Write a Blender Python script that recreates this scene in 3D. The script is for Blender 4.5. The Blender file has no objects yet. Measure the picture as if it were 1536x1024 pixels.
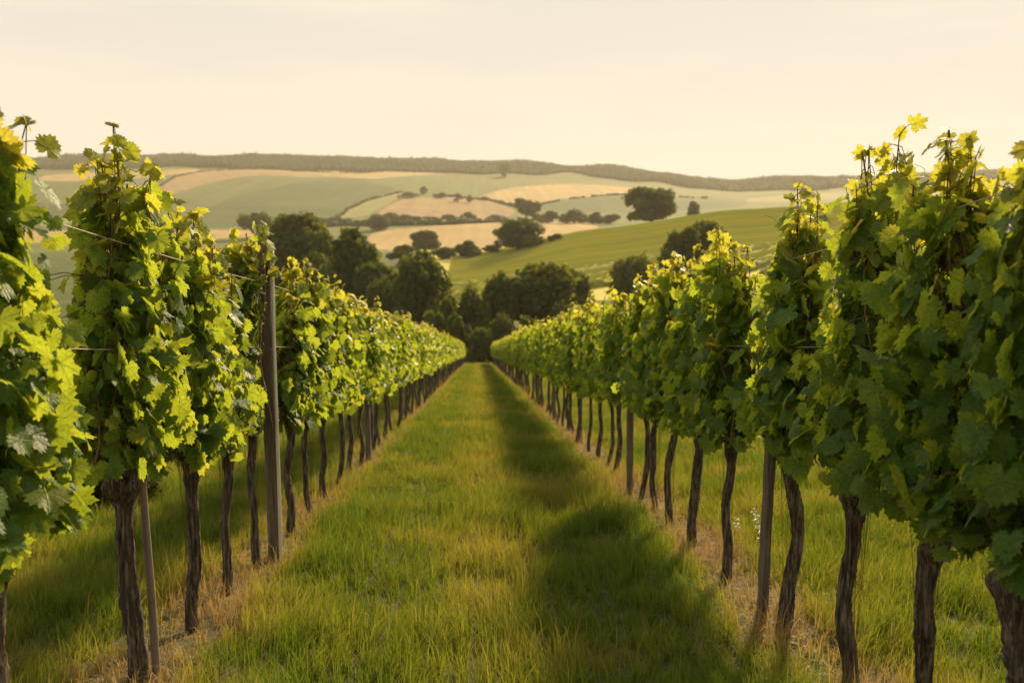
import bpy, math, random
import numpy as np
from mathutils import Vector, Matrix

R = math.radians
C = bpy.context.scene
COL = C.collection
rng = np.random.default_rng(11)
random.seed(11)

# ------------------------------------------------------------------ camera
F = 1493.33                       # focal length in photo pixels (35 mm on a 36 mm sensor, 1536 px)
CAM_H = 1.53
PITCH = math.atan(182 / F)
YAW = R(1.99)
SLOPE = -0.1308                   # the vineyard falls away from the camera
XL, XR = -1.55, 1.65              # the two rows
cam_d = bpy.data.cameras.new('camera')
cam = bpy.data.objects.new('camera', cam_d)
COL.objects.link(cam)
cam.location = (0, 0, CAM_H)
cam.rotation_euler = (R(90) - PITCH, 0, -YAW)
cam_d.lens = 35
cam_d.sensor_width = 36
cam_d.clip_start = 0.05
cam_d.clip_end = 9000
cam_d.dof.use_dof = True
cam_d.dof.focus_distance = 4.9
cam_d.dof.aperture_fstop = 2.9
C.camera = cam

# ------------------------------------------------------------------ sky and sun
SUN_EL, SUN_AZ = R(25), R(22)     # azimuth to the right of the rows' direction
w = bpy.data.worlds.new('World')
C.world = w
w.use_nodes = True
nt = w.node_tree
nt.nodes.clear()
wo = nt.nodes.new('ShaderNodeOutputWorld')
bg = nt.nodes.new('ShaderNodeBackground')
sky = nt.nodes.new('ShaderNodeTexSky')
sky.sky_type = 'NISHITA'
sky.sun_disc = False
sky.sun_elevation = SUN_EL
sky.sun_rotation = SUN_AZ
sky.altitude = 200
sky.air_density = 1.0
sky.dust_density = 0.8
sky.ozone_density = 0.6
# a thin veil of warm high cloud over the clear sky
tc = nt.nodes.new('ShaderNodeTexCoord')
mp = nt.nodes.new('ShaderNodeMapping')
mp.inputs['Scale'].default_value = (1.2, 1.2, 9.0)
mp.inputs['Rotation'].default_value = (0.05, 0.08, 0.4)
ns = nt.nodes.new('ShaderNodeTexNoise')
ns.inputs['Scale'].default_value = 2.2
ns.inputs['Detail'].default_value = 5
ns.inputs['Roughness'].default_value = 0.5
rp = nt.nodes.new('ShaderNodeMapRange')
rp.inputs['From Min'].default_value = 0.3
rp.inputs['From Max'].default_value = 0.75
rp.inputs['To Min'].default_value = 0.985
rp.inputs['To Max'].default_value = 0.995
mx = nt.nodes.new('ShaderNodeMix')
mx.data_type = 'RGBA'
veil = nt.nodes.new('ShaderNodeValToRGB')
veil.color_ramp.elements[0].position = 0.40
veil.color_ramp.elements[0].color = (.530, .495, .430, 1)
veil.color_ramp.elements[1].position = 0.57
veil.color_ramp.elements[1].color = (.600, .545, .455, 1)
hz = nt.nodes.new('ShaderNodeMapRange')          # the veil thickens and warms towards the horizon
hz.inputs['From Min'].default_value = 0.0
hz.inputs['From Max'].default_value = 0.26
hz.inputs['To Min'].default_value = 0.85
hz.inputs['To Max'].default_value = 0.0
hm = nt.nodes.new('ShaderNodeMix'); hm.data_type = 'RGBA'
hm.inputs['B'].default_value = (.635, .553, .435, 1)
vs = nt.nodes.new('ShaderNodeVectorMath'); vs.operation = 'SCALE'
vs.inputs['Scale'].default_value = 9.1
nt.links.new(tc.outputs['Generated'], mp.inputs['Vector'])
nt.links.new(mp.outputs['Vector'], ns.inputs['Vector'])
nt.links.new(ns.outputs['Fac'], rp.inputs['Value'])
sz = nt.nodes.new('ShaderNodeSeparateXYZ')
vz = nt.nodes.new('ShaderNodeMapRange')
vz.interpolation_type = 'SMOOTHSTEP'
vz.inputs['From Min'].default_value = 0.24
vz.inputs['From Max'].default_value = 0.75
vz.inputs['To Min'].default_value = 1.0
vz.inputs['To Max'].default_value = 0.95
ml = nt.nodes.new('ShaderNodeMath'); ml.operation = 'MULTIPLY'
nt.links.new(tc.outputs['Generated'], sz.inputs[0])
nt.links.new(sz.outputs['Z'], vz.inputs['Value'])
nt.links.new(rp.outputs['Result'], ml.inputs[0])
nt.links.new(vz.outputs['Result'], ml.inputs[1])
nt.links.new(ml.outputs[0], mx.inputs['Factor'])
nt.links.new(ns.outputs['Fac'], veil.inputs['Fac'])
nt.links.new(sz.outputs['Z'], hz.inputs['Value'])
nt.links.new(hz.outputs['Result'], hm.inputs['Factor'])
nt.links.new(veil.outputs['Color'], hm.inputs['A'])
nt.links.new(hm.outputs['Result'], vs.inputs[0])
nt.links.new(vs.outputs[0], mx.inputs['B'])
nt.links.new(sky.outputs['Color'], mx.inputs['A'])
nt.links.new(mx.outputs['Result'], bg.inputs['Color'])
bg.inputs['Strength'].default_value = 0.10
nt.links.new(bg.outputs['Background'], wo.inputs['Surface'])

sun_d = bpy.data.lights.new('sun', 'SUN')
sun_d.energy = 5.0
sun_d.angle = R(4.5)
sun_d.color = (1.0, 0.77, 0.45)
sun = bpy.data.objects.new('sun', sun_d)
COL.objects.link(sun)
SUN_DIR = Vector((math.sin(SUN_AZ) * math.cos(SUN_EL), math.cos(SUN_AZ) * math.cos(SUN_EL), math.sin(SUN_EL)))
sun.rotation_euler = SUN_DIR.to_track_quat('Z', 'Y').to_euler()
sun.location = (60, 40, 60)

C.view_settings.view_transform = 'Standard'
C.view_settings.look = 'None'
C.view_settings.exposure = 0.74
C.view_settings.gamma = 1.0
C.render.engine = 'CYCLES'
C.cycles.max_bounces = 8
C.cycles.diffuse_bounces = 3
C.cycles.transmission_bounces = 5
C.cycles.transparent_max_bounces = 8
C.cycles.volume_bounces = 0
C.cycles.use_denoising = True
C.cycles.caustics_reflective = False
C.cycles.caustics_refractive = False

# ------------------------------------------------------------------ pixel <-> world
cy, sy = math.cos(YAW), math.sin(YAW)
cp, sp = math.cos(PITCH), math.sin(PITCH)
RIGHT = np.array((cy, -sy, 0.0))
FWD = np.array((sy * cp, cy * cp, -sp))
UP = np.array((sy * sp, cy * sp, cp))


def ray(px, py):
    return RIGHT * ((px - 768) / F) + UP * (-(py - 512) / F) + FWD


def at(px, py, Y):
    """the point on the ray of a photo pixel at world depth Y"""
    d = ray(px, py)
    return np.array((0, 0, CAM_H)) + d * (Y / d[1])


def project(P):
    q = np.asarray(P, float) - np.array((0, 0, CAM_H))
    a, b, c = q @ RIGHT, q @ UP, q @ FWD
    c = np.where(np.abs(c) < 1e-6, 1e-6, c)
    return 768 + F * a / c, 512 - F * b / c


def row_y(px, x):
    """depth along a row at which its ground line crosses photo column px"""
    lo, hi = 1.0, 400.0
    for _ in range(60):
        m = math.sqrt(lo * hi)
        q = project(np.array((x, m, SLOPE * m)))[0]
        if (q - px) * (1 if x < 0 else -1) < 0:
            lo = m
        else:
            hi = m
    return lo


# ------------------------------------------------------------------ noise
def vnoise(x, y, seed=0):
    x = np.asarray(x, float); y = np.asarray(y, float)
    xi = np.floor(x).astype(np.int64); yi = np.floor(y).astype(np.int64)
    xf = x - xi; yf = y - yi
    u = xf * xf * (3 - 2 * xf); v = yf * yf * (3 - 2 * yf)

    def h(a, b):
        n = (a * 374761393 + b * 668265263 + seed * 982451653) & 0x7fffffff
        n = ((n ^ (n >> 13)) * 1274126177) & 0x7fffffff
        return ((n ^ (n >> 16)) & 0xffff) / 65535.0
    return (h(xi, yi) * (1 - u) + h(xi + 1, yi) * u) * (1 - v) + (h(xi, yi + 1) * (1 - u) + h(xi + 1, yi + 1) * u) * v


def fbm(x, y, seed=0, o=3):
    s, a, t = 0, 1.0, 0
    for k in range(o):
        s = s + a * vnoise(x * 2 ** k, y * 2 ** k, seed + k * 17); t += a; a *= .5
    return s / t


# ------------------------------------------------------------------ mesh helpers
def mesh(name, V, faces, mats=None, smooth=True, attrs=None, vecs=None):
    """V (n,3); faces (m,3) or (m,4) array, or a list of such arrays"""
    if not isinstance(faces, (list, tuple)):
        faces = [faces]
    me = bpy.data.meshes.new(name)
    V = np.ascontiguousarray(V, dtype=np.float32)
    me.vertices.add(len(V))
    me.vertices.foreach_set('co', V.ravel())
    idx = np.concatenate([np.asarray(f, np.int32).ravel() for f in faces])
    tot = np.concatenate([np.full(len(f), np.asarray(f).shape[1], np.int32) for f in faces if len(f)])
    st = np.concatenate(([0], np.cumsum(tot)[:-1])).astype(np.int32)
    me.loops.add(len(idx))
    me.loops.foreach_set('vertex_index', idx)
    me.polygons.add(len(tot))
    me.polygons.foreach_set('loop_start', st)
    if smooth:
        me.polygons.foreach_set('use_smooth', np.ones(len(tot), bool))
    for k, v in (attrs or {}).items():
        a = me.attributes.new(k, 'FLOAT', 'POINT')
        a.data.foreach_set('value', np.ascontiguousarray(v, np.float32))
    for k, v in (vecs or {}).items():
        a = me.attributes.new(k, 'FLOAT_VECTOR', 'POINT')
        a.data.foreach_set('vector', np.ascontiguousarray(v, np.float32).ravel())
    me.update(calc_edges=True)
    me.validate()
    if mats:
        me.materials.append(mats)
    return me


def link(name, me, parent=None):
    o = bpy.data.objects.new(name, me)
    COL.objects.link(o)
    if parent is not None:
        o.parent = parent
    return o


def tag(o, label=None, cat=None, group=None, kind=None):
    if label: o['label'] = label
    if cat: o['category'] = cat
    if group: o['group'] = group
    if kind: o['kind'] = kind
    return o


def thing(name, loc, label, cat, group=None, rz=0.0, scale=1.0):
    o = bpy.data.objects.new(name, None)
    o.empty_display_size = .1
    COL.objects.link(o)
    o.location = loc
    o.rotation_euler = (0, 0, rz)
    o.scale = (scale,) * 3 if not isinstance(scale, tuple) else scale
    return tag(o, label, cat, group)


class Geo:
    """collects pieces of triangles and quads"""
    def __init__(s):
        s.v, s.q, s.t, s.n = [], [], [], 0
        s.a = []

    def add(s, V, quads=None, tris=None, a=0.0):
        V = np.asarray(V, float)
        s.v.append(V)
        if quads is not None and len(quads): s.q.append(np.asarray(quads) + s.n)
        if tris is not None and len(tris): s.t.append(np.asarray(tris) + s.n)
        s.a.append(np.full(len(V), a) if np.isscalar(a) else a)
        s.n += len(V)

    def mesh(s, name, mat, smooth=True):
        f = []
        if s.q: f.append(np.concatenate(s.q))
        if s.t: f.append(np.concatenate(s.t))
        return mesh(name, np.concatenate(s.v), f, mat, smooth, {'tint': np.concatenate(s.a)})

    def tube(s, pts, rad, seg=6, caps=True, a=0.0, ridge=None):
        P = np.asarray(pts, float); n = len(P)
        rad = np.broadcast_to(np.asarray(rad, float), (n,))
        T = np.gradient(P, axis=0)
        T /= np.linalg.norm(T, axis=1)[:, None] + 1e-12
        ref = np.array((1.0, 0, 0)) if abs(T[0][0]) < .8 else np.array((0, 1.0, 0))
        A = np.cross(T, ref); A /= np.linalg.norm(A, axis=1)[:, None]
        B = np.cross(T, A)
        th = np.linspace(0, 2 * math.pi, seg, endpoint=False)
        rr = rad[:, None] * (np.ones((n, seg)) if ridge is None else ridge)
        V = P[:, None, :] + rr[..., None] * (np.cos(th)[None, :, None] * A[:, None, :] + np.sin(th)[None, :, None] * B[:, None, :])
        i, j = np.meshgrid(np.arange(n - 1), np.arange(seg), indexing='ij')
        q = np.stack([i * seg + j, i * seg + (j + 1) % seg, (i + 1) * seg + (j + 1) % seg, (i + 1) * seg + j], -1).reshape(-1, 4)
        V = V.reshape(-1, 3)
        tr = None
        if caps:
            V = np.concatenate([V, P[:1], P[-1:]])
            k = np.arange(seg)
            tr = np.concatenate([np.stack([np.full(seg, n * seg), (k + 1) % seg, k], -1),
                                 np.stack([np.full(seg, n * seg + 1), (n - 1) * seg + k, (n - 1) * seg + (k + 1) % seg], -1)])
        s.add(V, q, tr, a)


# ------------------------------------------------------------------ materials
def material(name):
    m = bpy.data.materials.new(name)
    m.use_nodes = True
    t = m.node_tree
    t.nodes.clear()
    out = t.nodes.new('ShaderNodeOutputMaterial')
    return m, t, out


def N(t, kind, **kw):
    n = t.nodes.new(kind)
    for k, v in kw.items():
        if k.startswith('_'):
            setattr(n, k[1:], v)
        else:
            n.inputs[k.replace('__', ' ')].default_value = v
    return n


def ramp(t, stops, fac=None):
    n = t.nodes.new('ShaderNodeValToRGB')
    e = n.color_ramp.elements
    while len(e) < len(stops): e.new(0.5)
    for k, (p, c) in enumerate(stops):
        e[k].position = p
        e[k].color = (*c, 1)
    if fac is not None: t.links.new(fac, n.inputs['Fac'])
    return n


def math_n(t, op, a, b=None):
    n = t.nodes.new('ShaderNodeMath'); n.operation = op
    for k, v in enumerate((a, b)):
        if v is None: continue
        if isinstance(v, (int, float)): n.inputs[k].default_value = v
        else: t.links.new(v, n.inputs[k])
    return n.outputs[0]


def leaf_material(name, refl, trans, fac, veins=False, rough=.46, spec=.22):
    m, t, out = material(name)
    at_ = N(t, 'ShaderNodeAttribute', _attribute_name='tint')
    r1 = ramp(t, refl, at_.outputs['Fac'])
    r2 = ramp(t, trans, at_.outputs['Fac'])
    c1, c2 = r1.outputs['Color'], r2.outputs['Color']
    p = N(t, 'ShaderNodeBsdfPrincipled', Roughness=rough)
    p.inputs['Specular IOR Level'].default_value = spec
    tr = N(t, 'ShaderNodeBsdfTranslucent')
    if veins:
        lc = N(t, 'ShaderNodeAttribute', _attribute_name='leafco')
        sx = N(t, 'ShaderNodeSeparateXYZ')
        t.links.new(lc.outputs['Vector'], sx.inputs[0])
        ax = math_n(t, 'ABSOLUTE', sx.outputs['X'])
        yy = sx.outputs['Y']
        dist = ax                                  # the midrib
        for ang in (48, 102):                      # the side veins of a vine leaf
            s_, c_ = math.sin(R(ang)), math.cos(R(ang))
            # distance of (|x|, y) from the ray (s_, c_)
            d = math_n(t, 'ABSOLUTE', math_n(t, 'SUBTRACT', math_n(t, 'MULTIPLY', ax, c_), math_n(t, 'MULTIPLY', yy, s_)))
            along = math_n(t, 'ADD', math_n(t, 'MULTIPLY', ax, s_), math_n(t, 'MULTIPLY', yy, c_))
            d = math_n(t, 'ADD', d, math_n(t, 'MULTIPLY', math_n(t, 'LESS_THAN', along, 0.0), 1.0))
            dist = math_n(t, 'MINIMUM', dist, d)
        mr = N(t, 'ShaderNodeMapRange')
        mr.inputs['From Min'].default_value = .012
        mr.inputs['From Max'].default_value = .045
        mr.inputs['To Min'].default_value = 1.0
        mr.inputs['To Max'].default_value = 0.0
        t.links.new(dist, mr.inputs['Value'])
        # fine blistering between the veins
        nz = N(t, 'ShaderNodeTexNoise', Scale=7.0, Detail=3.0)
        t.links.new(lc.outputs['Vector'], nz.inputs['Vector'])
        mxa = N(t, 'ShaderNodeMix', _data_type='RGBA'); mxa.inputs['B'].default_value = (.17, .23, .07, 1)
        t.links.new(math_n(t, 'MULTIPLY', mr.outputs[0], .3), mxa.inputs['Factor'])
        t.links.new(c1, mxa.inputs['A'])
        mxb = N(t, 'ShaderNodeMix', _data_type='RGBA', _blend_type='MULTIPLY'); mxb.inputs['B'].default_value = (.62, .66, .5, 1)
        t.links.new(math_n(t, 'MULTIPLY', mr.outputs[0], .8), mxb.inputs['Factor'])
        t.links.new(c2, mxb.inputs['A'])
        sp_ = N(t, 'ShaderNodeTexNoise', Scale=3.2, Detail=4.0, Roughness=.7)
        t.links.new(lc.outputs['Vector'], sp_.inputs['Vector'])
        spm = N(t, 'ShaderNodeMapRange')
        spm.inputs['From Min'].default_value = .66
        spm.inputs['From Max'].default_value = .72
        t.links.new(sp_.outputs['Fac'], spm.inputs['Value'])
        mot = N(t, 'ShaderNodeMapRange')         # uneven green across the blade
        mot.inputs['From Min'].default_value = .3
        mot.inputs['From Max'].default_value = .7
        mot.inputs['To Min'].default_value = .74
        mot.inputs['To Max'].default_value = 1.22
        t.links.new(nz.outputs['Fac'], mot.inputs['Value'])
        res = []
        for cc, brown in ((mxa, (.14, .085, .03, 1)), (mxb, (.30, .17, .04, 1))):
            sc_ = N(t, 'ShaderNodeVectorMath', _operation='SCALE')
            t.links.new(cc.outputs['Result'], sc_.inputs[0]); t.links.new(mot.outputs[0], sc_.inputs['Scale'])
            bm = N(t, 'ShaderNodeMix', _data_type='RGBA'); bm.inputs['B'].default_value = brown
            t.links.new(math_n(t, 'MULTIPLY', spm.outputs[0], .8), bm.inputs['Factor'])
            t.links.new(sc_.outputs[0], bm.inputs['A'])
            res.append(bm.outputs['Result'])
        c1, c2 = res
        bp = N(t, 'ShaderNodeBump', Strength=.5, Distance=.006)
        t.links.new(math_n(t, 'SUBTRACT', nz.outputs['Fac'], mr.outputs[0]), bp.inputs['Height'])
        t.links.new(bp.outputs['Normal'], p.inputs['Normal'])
    t.links.new(c1, p.inputs['Base Color'])
    t.links.new(c2, tr.inputs['Color'])
    ms = N(t, 'ShaderNodeMixShader', Fac=fac)
    t.links.new(p.outputs[0], ms.inputs[1])
    t.links.new(tr.outputs[0], ms.inputs[2])
    t.links.new(ms.outputs[0], out.inputs['Surface'])
    return m


VINE_R = [(0, (.033, .092, .017)), (.45, (.066, .138, .019)), (.8, (.14, .18, .024)), (1, (.20, .19, .028))]
VINE_T = [(0, (.31, .42, .022)), (.45, (.47, .53, .035)), (.8, (.62, .59, .05)), (1, (.70, .60, .07))]
M_LEAF = leaf_material('vine_leaf', VINE_R, VINE_T, .53, veins=True)
M_LEAF_FAR = leaf_material('vine_leaf_distant', VINE_R, VINE_T, .53)
M_GRASS = leaf_material('grass_blades',
                        [(0, (.048, .10, .012)), (.4, (.115, .15, .02)), (.7, (.22, .185, .04)), (1, (.32, .22, .09))],
                        [(0, (.13, .215, .014)), (.4, (.29, .31, .022)), (.7, (.44, .35, .05)), (1, (.42, .28, .09))], .40, rough=.6, spec=.12)
M_TREE = leaf_material('tree_leaves',
                       [(0, (.038, .058, .010)), (.5, (.066, .086, .014)), (1, (.115, .118, .020))],
                       [(0, (.10, .14, .018)), (.5, (.17, .20, .022)), (1, (.27, .26, .025))], .36, rough=.8, spec=.06)


M_WOOD = leaf_material('woodland_leaves', [(0, (.036, .055, .016)), (1, (.075, .085, .026))], [(0, (.06, .08, .02)), (1, (.1, .11, .02))], .12, rough=.8, spec=.05)


def simple(name, stops, scale=(1, 1, 1), noise=6.0, rough=.8, bump=.4, dist=.01, detail=6.0, tint=0.0):
    m, t, out = material(name)
    tcn = N(t, 'ShaderNodeTexCoord')
    mpn = N(t, 'ShaderNodeMapping', Scale=scale)
    nz = N(t, 'ShaderNodeTexNoise', Scale=noise, Detail=detail, Roughness=.62)
    t.links.new(tcn.outputs['Object'], mpn.inputs['Vector'])
    t.links.new(mpn.outputs['Vector'], nz.inputs['Vector'])
    f = nz.outputs['Fac']
    if tint:
        a = N(t, 'ShaderNodeAttribute', _attribute_name='tint')
        f = math_n(t, 'ADD', f, math_n(t, 'MULTIPLY', a.outputs['Fac'], tint))
    r = ramp(t, stops, f)
    p = N(t, 'ShaderNodeBsdfPrincipled', Roughness=rough)
    p.inputs['Specular IOR Level'].default_value = .3
    bp = N(t, 'ShaderNodeBump', Strength=bump, Distance=dist)
    t.links.new(nz.outputs['Fac'], bp.inputs['Height'])
    t.links.new(bp.outputs['Normal'], p.inputs['Normal'])
    t.links.new(r.outputs['Color'], p.inputs['Base Color'])
    t.links.new(p.outputs[0], out.inputs['Surface'])
    return m


M_BARK = simple('vine_bark', [(.34, (.014, .009, .006)), (.5, (.072, .053, .033)), (.64, (.21, .165, .112))], (1, 1, .10), 75, .9, 1.0, .02)
M_CANE = simple('vine_cane', [(.3, (.075, .035, .018)), (.7, (.16, .085, .035))], (1, 1, .3), 40, .6, .3, .003)
M_POST = simple('weathered_post_wood', [(.3, (.055, .040, .03)), (.5, (.12, .094, .066)), (.7, (.20, .162, .118))], (1, 1, .06), 60, .85, .8, .01)
M_STAKE = simple('pale_stake', [(.3, (.66, .58, .46)), (.7, (.84, .77, .66))], (1, 1, .1), 40, .55, .3, .004)
for _n in M_STAKE.node_tree.nodes:
    if _n.type == 'BSDF_PRINCIPLED':
        _n.inputs['Metallic'].default_value = .25
        _n.inputs['Roughness'].default_value = .38
M_STAKE_WOOD = simple('brown_stake_wood', [(.3, (.13, .095, .065)), (.7, (.27, .205, .15))], (1, 1, .1), 40, .7, .4, .004)
M_WIRE = simple('trellis_wire', [(.3, (.26, .21, .15)), (.7, (.40, .33, .24))], (1, 1, 1), 30, .4, .1, .002)
M_TRUNK = simple('tree_bark', [(.3, (.05, .038, .027)), (.7, (.12, .09, .065))], (1, 1, .2), 3, .9, .5, .05)
M_PETAL = simple('white_petals', [(.3, (.72, .60, .58)), (.7, (.82, .76, .72))], (1, 1, 1), 60, .6, .1, .002)


def field_material(name, c1, c2, scale=.02, stripe=None, c3=None, rough=.95):
    """soil and crop: broad patches, fine grain, and drill lines in the crop's own direction"""
    m, t, out = material(name)
    tcn = N(t, 'ShaderNodeTexCoord')
    nz = N(t, 'ShaderNodeTexNoise', Scale=scale, Detail=8.0, Roughness=.6)
    t.links.new(tcn.outputs['Object'], nz.inputs['Vector'])
    r = ramp(t, [(.32, c1), (.68, c2)], nz.outputs['Fac'])
    col = r.outputs['Color']
    if stripe:
        mps = N(t, 'ShaderNodeMapping', Rotation=(0, 0, R(stripe[0])), Scale=(.10, .003, .01))
        t.links.new(tcn.outputs['Object'], mps.inputs['Vector'])
        nst = N(t, 'ShaderNodeTexNoise', Scale=1.0, Detail=5.0, Roughness=.6)
        t.links.new(mps.outputs['Vector'], nst.inputs['Vector'])
        msr = N(t, 'ShaderNodeMapRange')
        msr.inputs['From Min'].default_value = .3; msr.inputs['From Max'].default_value = .7
        msr.inputs['To Min'].default_value = .80; msr.inputs['To Max'].default_value = 1.18
        t.links.new(nst.outputs['Fac'], msr.inputs['Value'])
        vsc = N(t, 'ShaderNodeVectorMath', _operation='SCALE')
        t.links.new(col, vsc.inputs[0]); t.links.new(msr.outputs[0], vsc.inputs['Scale'])
        col = vsc.outputs[0]
        ang, wl, k = stripe
        mpn = N(t, 'ShaderNodeMapping', Rotation=(0, 0, R(ang)))
        t.links.new(tcn.outputs['Object'], mpn.inputs['Vector'])
        wv = N(t, 'ShaderNodeTexWave', Scale=.314 / wl, Distortion=1.5, Detail=2.0)
        wv.inputs['Detail Scale'].default_value = .2
        t.links.new(mpn.outputs['Vector'], wv.inputs['Vector'])
        mxn = N(t, 'ShaderNodeMix', _data_type='RGBA')
        mxn.inputs['B'].default_value = (*(c3 or c1), 1)
        t.links.new(math_n(t, 'MULTIPLY', wv.outputs['Fac'], k), mxn.inputs['Factor'])
        t.links.new(col, mxn.inputs['A'])
        col = mxn.outputs['Result']
    p = N(t, 'ShaderNodeBsdfPrincipled', Roughness=rough)
    p.inputs['Specular IOR Level'].default_value = .1
    t.links.new(col, p.inputs['Base Color'])
    t.links.new(p.outputs[0], out.inputs['Surface'])
    return m


# ------------------------------------------------------------------ terrain
T_PX = np.array([-900, -300, 100, 300, 500, 700, 900, 1100, 1300, 1536, 1900, 2500.])
T_Y = np.array([132, 175, 240, 330, 420, 520, 640, 900, 1150, 1500, 2100, 2600, 3000.])
T_PY = np.array([
    # -900 -300  100  300  500  700  900 1100 1300 1536 1900 2500
    [540, 540, 540, 540, 540, 540, 540, 540, 540, 540, 540, 540],    # 132
    [500, 500, 500, 500, 500, 500, 492, 484, 476, 470, 470, 470],    # 175
    [445, 445, 448, 450, 452, 450, 430, 412, 396, 390, 390, 390],    # 240
    [412, 412, 414, 416, 418, 416, 383, 362, 346, 340, 340, 340],    # 330
    [395, 395, 396, 398, 398, 384, 346, 318, 306, 300, 300, 300],    # 420
    [383, 383, 384, 385, 385, 379, 349, 322, 309, 302, 302, 302],    # 520
    [372, 372, 373, 374, 374, 372, 348, 325, 311, 303, 303, 303],    # 640
    [345, 345, 346, 346, 344, 339, 335, 322, 309, 302, 302, 302],    # 900
    [330, 330, 330, 330, 331, 329, 326, 315, 306, 300, 300, 300],    # 1150
    [296, 294, 292, 292, 298, 302, 299, 306, 300, 295, 295, 295],    # 1500
    [256, 255, 254, 252, 259, 264, 272, 292, 286, 275, 275, 278],    # 2100
    [243, 242, 241, 239, 243, 247, 254, 275, 269, 259, 259, 262],    # 2600
    [255, 254, 252, 250, 255, 258, 262, 282, 277, 268, 268, 270],    # 3000
], float)
T_Z = np.array([[at(px, T_PY[j, i], T_Y[j])[2] for i, px in enumerate(T_PX)] for j in range(len(T_Y))])
T_U = np.array([ray(px, 400)[0] / ray(px, 400)[1] for px in T_PX])


def cubic(xs, ys, x):
    """monotone cubic interpolation along axis 0 of ys at scalars x (vectorised, ys (n,) or gathers)"""
    raise NotImplementedError


def pchip_slopes(h, Zs):
    d = np.diff(Zs, axis=0) / h[:, None]
    m = np.zeros_like(Zs)
    a, b = d[:-1], d[1:]
    w1 = (2 * h[1:] + h[:-1])[:, None]; w2 = (h[1:] + 2 * h[:-1])[:, None]
    with np.errstate(divide='ignore', invalid='ignore'):
        hm = (w1 + w2) / (w1 / a + w2 / b)
    m[1:-1] = np.where(a * b > 0, hm, 0)
    m[0] = d[0]; m[-1] = d[-1]
    return m


_LY = np.log(T_Y)
_M = pchip_slopes(np.diff(_LY), T_Z)


def far_z(x, Y):
    x = np.asarray(x, float); Y = np.clip(np.asarray(Y, float), T_Y[0], T_Y[-1])
    u = x / np.maximum(Y, 1)
    k = np.clip(np.searchsorted(T_U, u) - 1, 0, len(T_U) - 2)
    s = np.clip((u - T_U[k]) / (T_U[k + 1] - T_U[k]), 0, 1)
    s = s * s * (3 - 2 * s) * .5 + s * .5
    ly = np.log(Y)
    j = np.clip(np.searchsorted(_LY, ly) - 1, 0, len(_LY) - 2)
    h = _LY[j + 1] - _LY[j]
    t = (ly - _LY[j]) / h
    h00 = 2 * t ** 3 - 3 * t ** 2 + 1; h10 = t ** 3 - 2 * t ** 2 + t
    h01 = -2 * t ** 3 + 3 * t ** 2; h11 = t ** 3 - t ** 2

    def col(kk):
        return h00 * T_Z[j, kk] + h10 * h * _M[j, kk] + h01 * T_Z[j + 1, kk] + h11 * h * _M[j + 1, kk]
    return col(k) * (1 - s) + col(k + 1) * s


def ground_z(x, Y):
    x = np.asarray(x, float); Y = np.asarray(Y, float)
    near = SLOPE * Y + .05 * (fbm(x * .9, Y * .9, 5, 2) - .5) + .25 * (fbm(x * .12, Y * .08, 8, 2) - .5) * np.clip((np.abs(x) - 2.5) / 6, 0, 1)
    b = np.clip((Y - 112) / 20, 0, 1); b = b * b * (3 - 2 * b)
    far = far_z(x, Y) + np.clip((Y - 500) / 800, 0, 1) * 7 * (fbm(x / 260, Y / 260, 3, 3) - .5)
    return near * (1 - b) + far * b


u_d = np.linspace(-.62, .62, 860)
u_o = np.linspace(.62, 1.35, 40)[1:]
U = np.concatenate([-u_o[::-1], u_d, u_o])
Ys = np.concatenate([np.linspace(-16, 2, 20)[:-1], np.linspace(2, 20, 90)[:-1], np.geomspace(20, 130, 110)[:-1], np.geomspace(130, 3000, 330)])
GX = U[None, :] * (Ys[:, None] + 40)
GY = np.repeat(Ys[:, None], len(U), 1)
GZ = ground_z(GX, GY)
GV = np.stack([GX, GY, GZ], -1)
nr, nc = GX.shape
cen = (GV[:-1, :-1] + GV[1:, 1:]) / 2
fpx, fpy = project(cen.reshape(-1, 3))
fY = cen[..., 1].ravel()


def inside(poly, x, y):
    p = np.asarray(poly, float)
    r = np.zeros(len(x), bool)
    j = len(p) - 1
    for i in range(len(p)):
        xi, yi, xj, yj = *p[i], *p[j]
        c = ((yi > y) != (yj > y)) & (x < (xj - xi) * (y - yi) / (yj - yi + 1e-12) + xi)
        r ^= c
        j = i
    return r


def smooth_poly(p, n=3):
    p = np.asarray(p, float)
    for _ in range(n):
        q = np.roll(p, -1, 0)
        p = np.stack([p * .8 + q * .2, p * .2 + q * .8], 1).reshape(-1, 2)
    return p


REG = {'vineyard_ground': 0, 'valley_floor': 1, 'hillside_meadow': 2, 'golden_field': 3, 'green_field': 4, 'pale_green_field': 5,
       'stubble_field': 6, 'wooded_ridge_ground': 7, 'dark_green_field': 8, 'bright_meadow': 9, 'meadow': 10}
reg = np.full(len(fY), 4)
wob = 1.5 * (fbm(fpx / 40, fpy / 14, 21, 2) - .5)
qx, qy = fpx, fpy + wob
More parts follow.
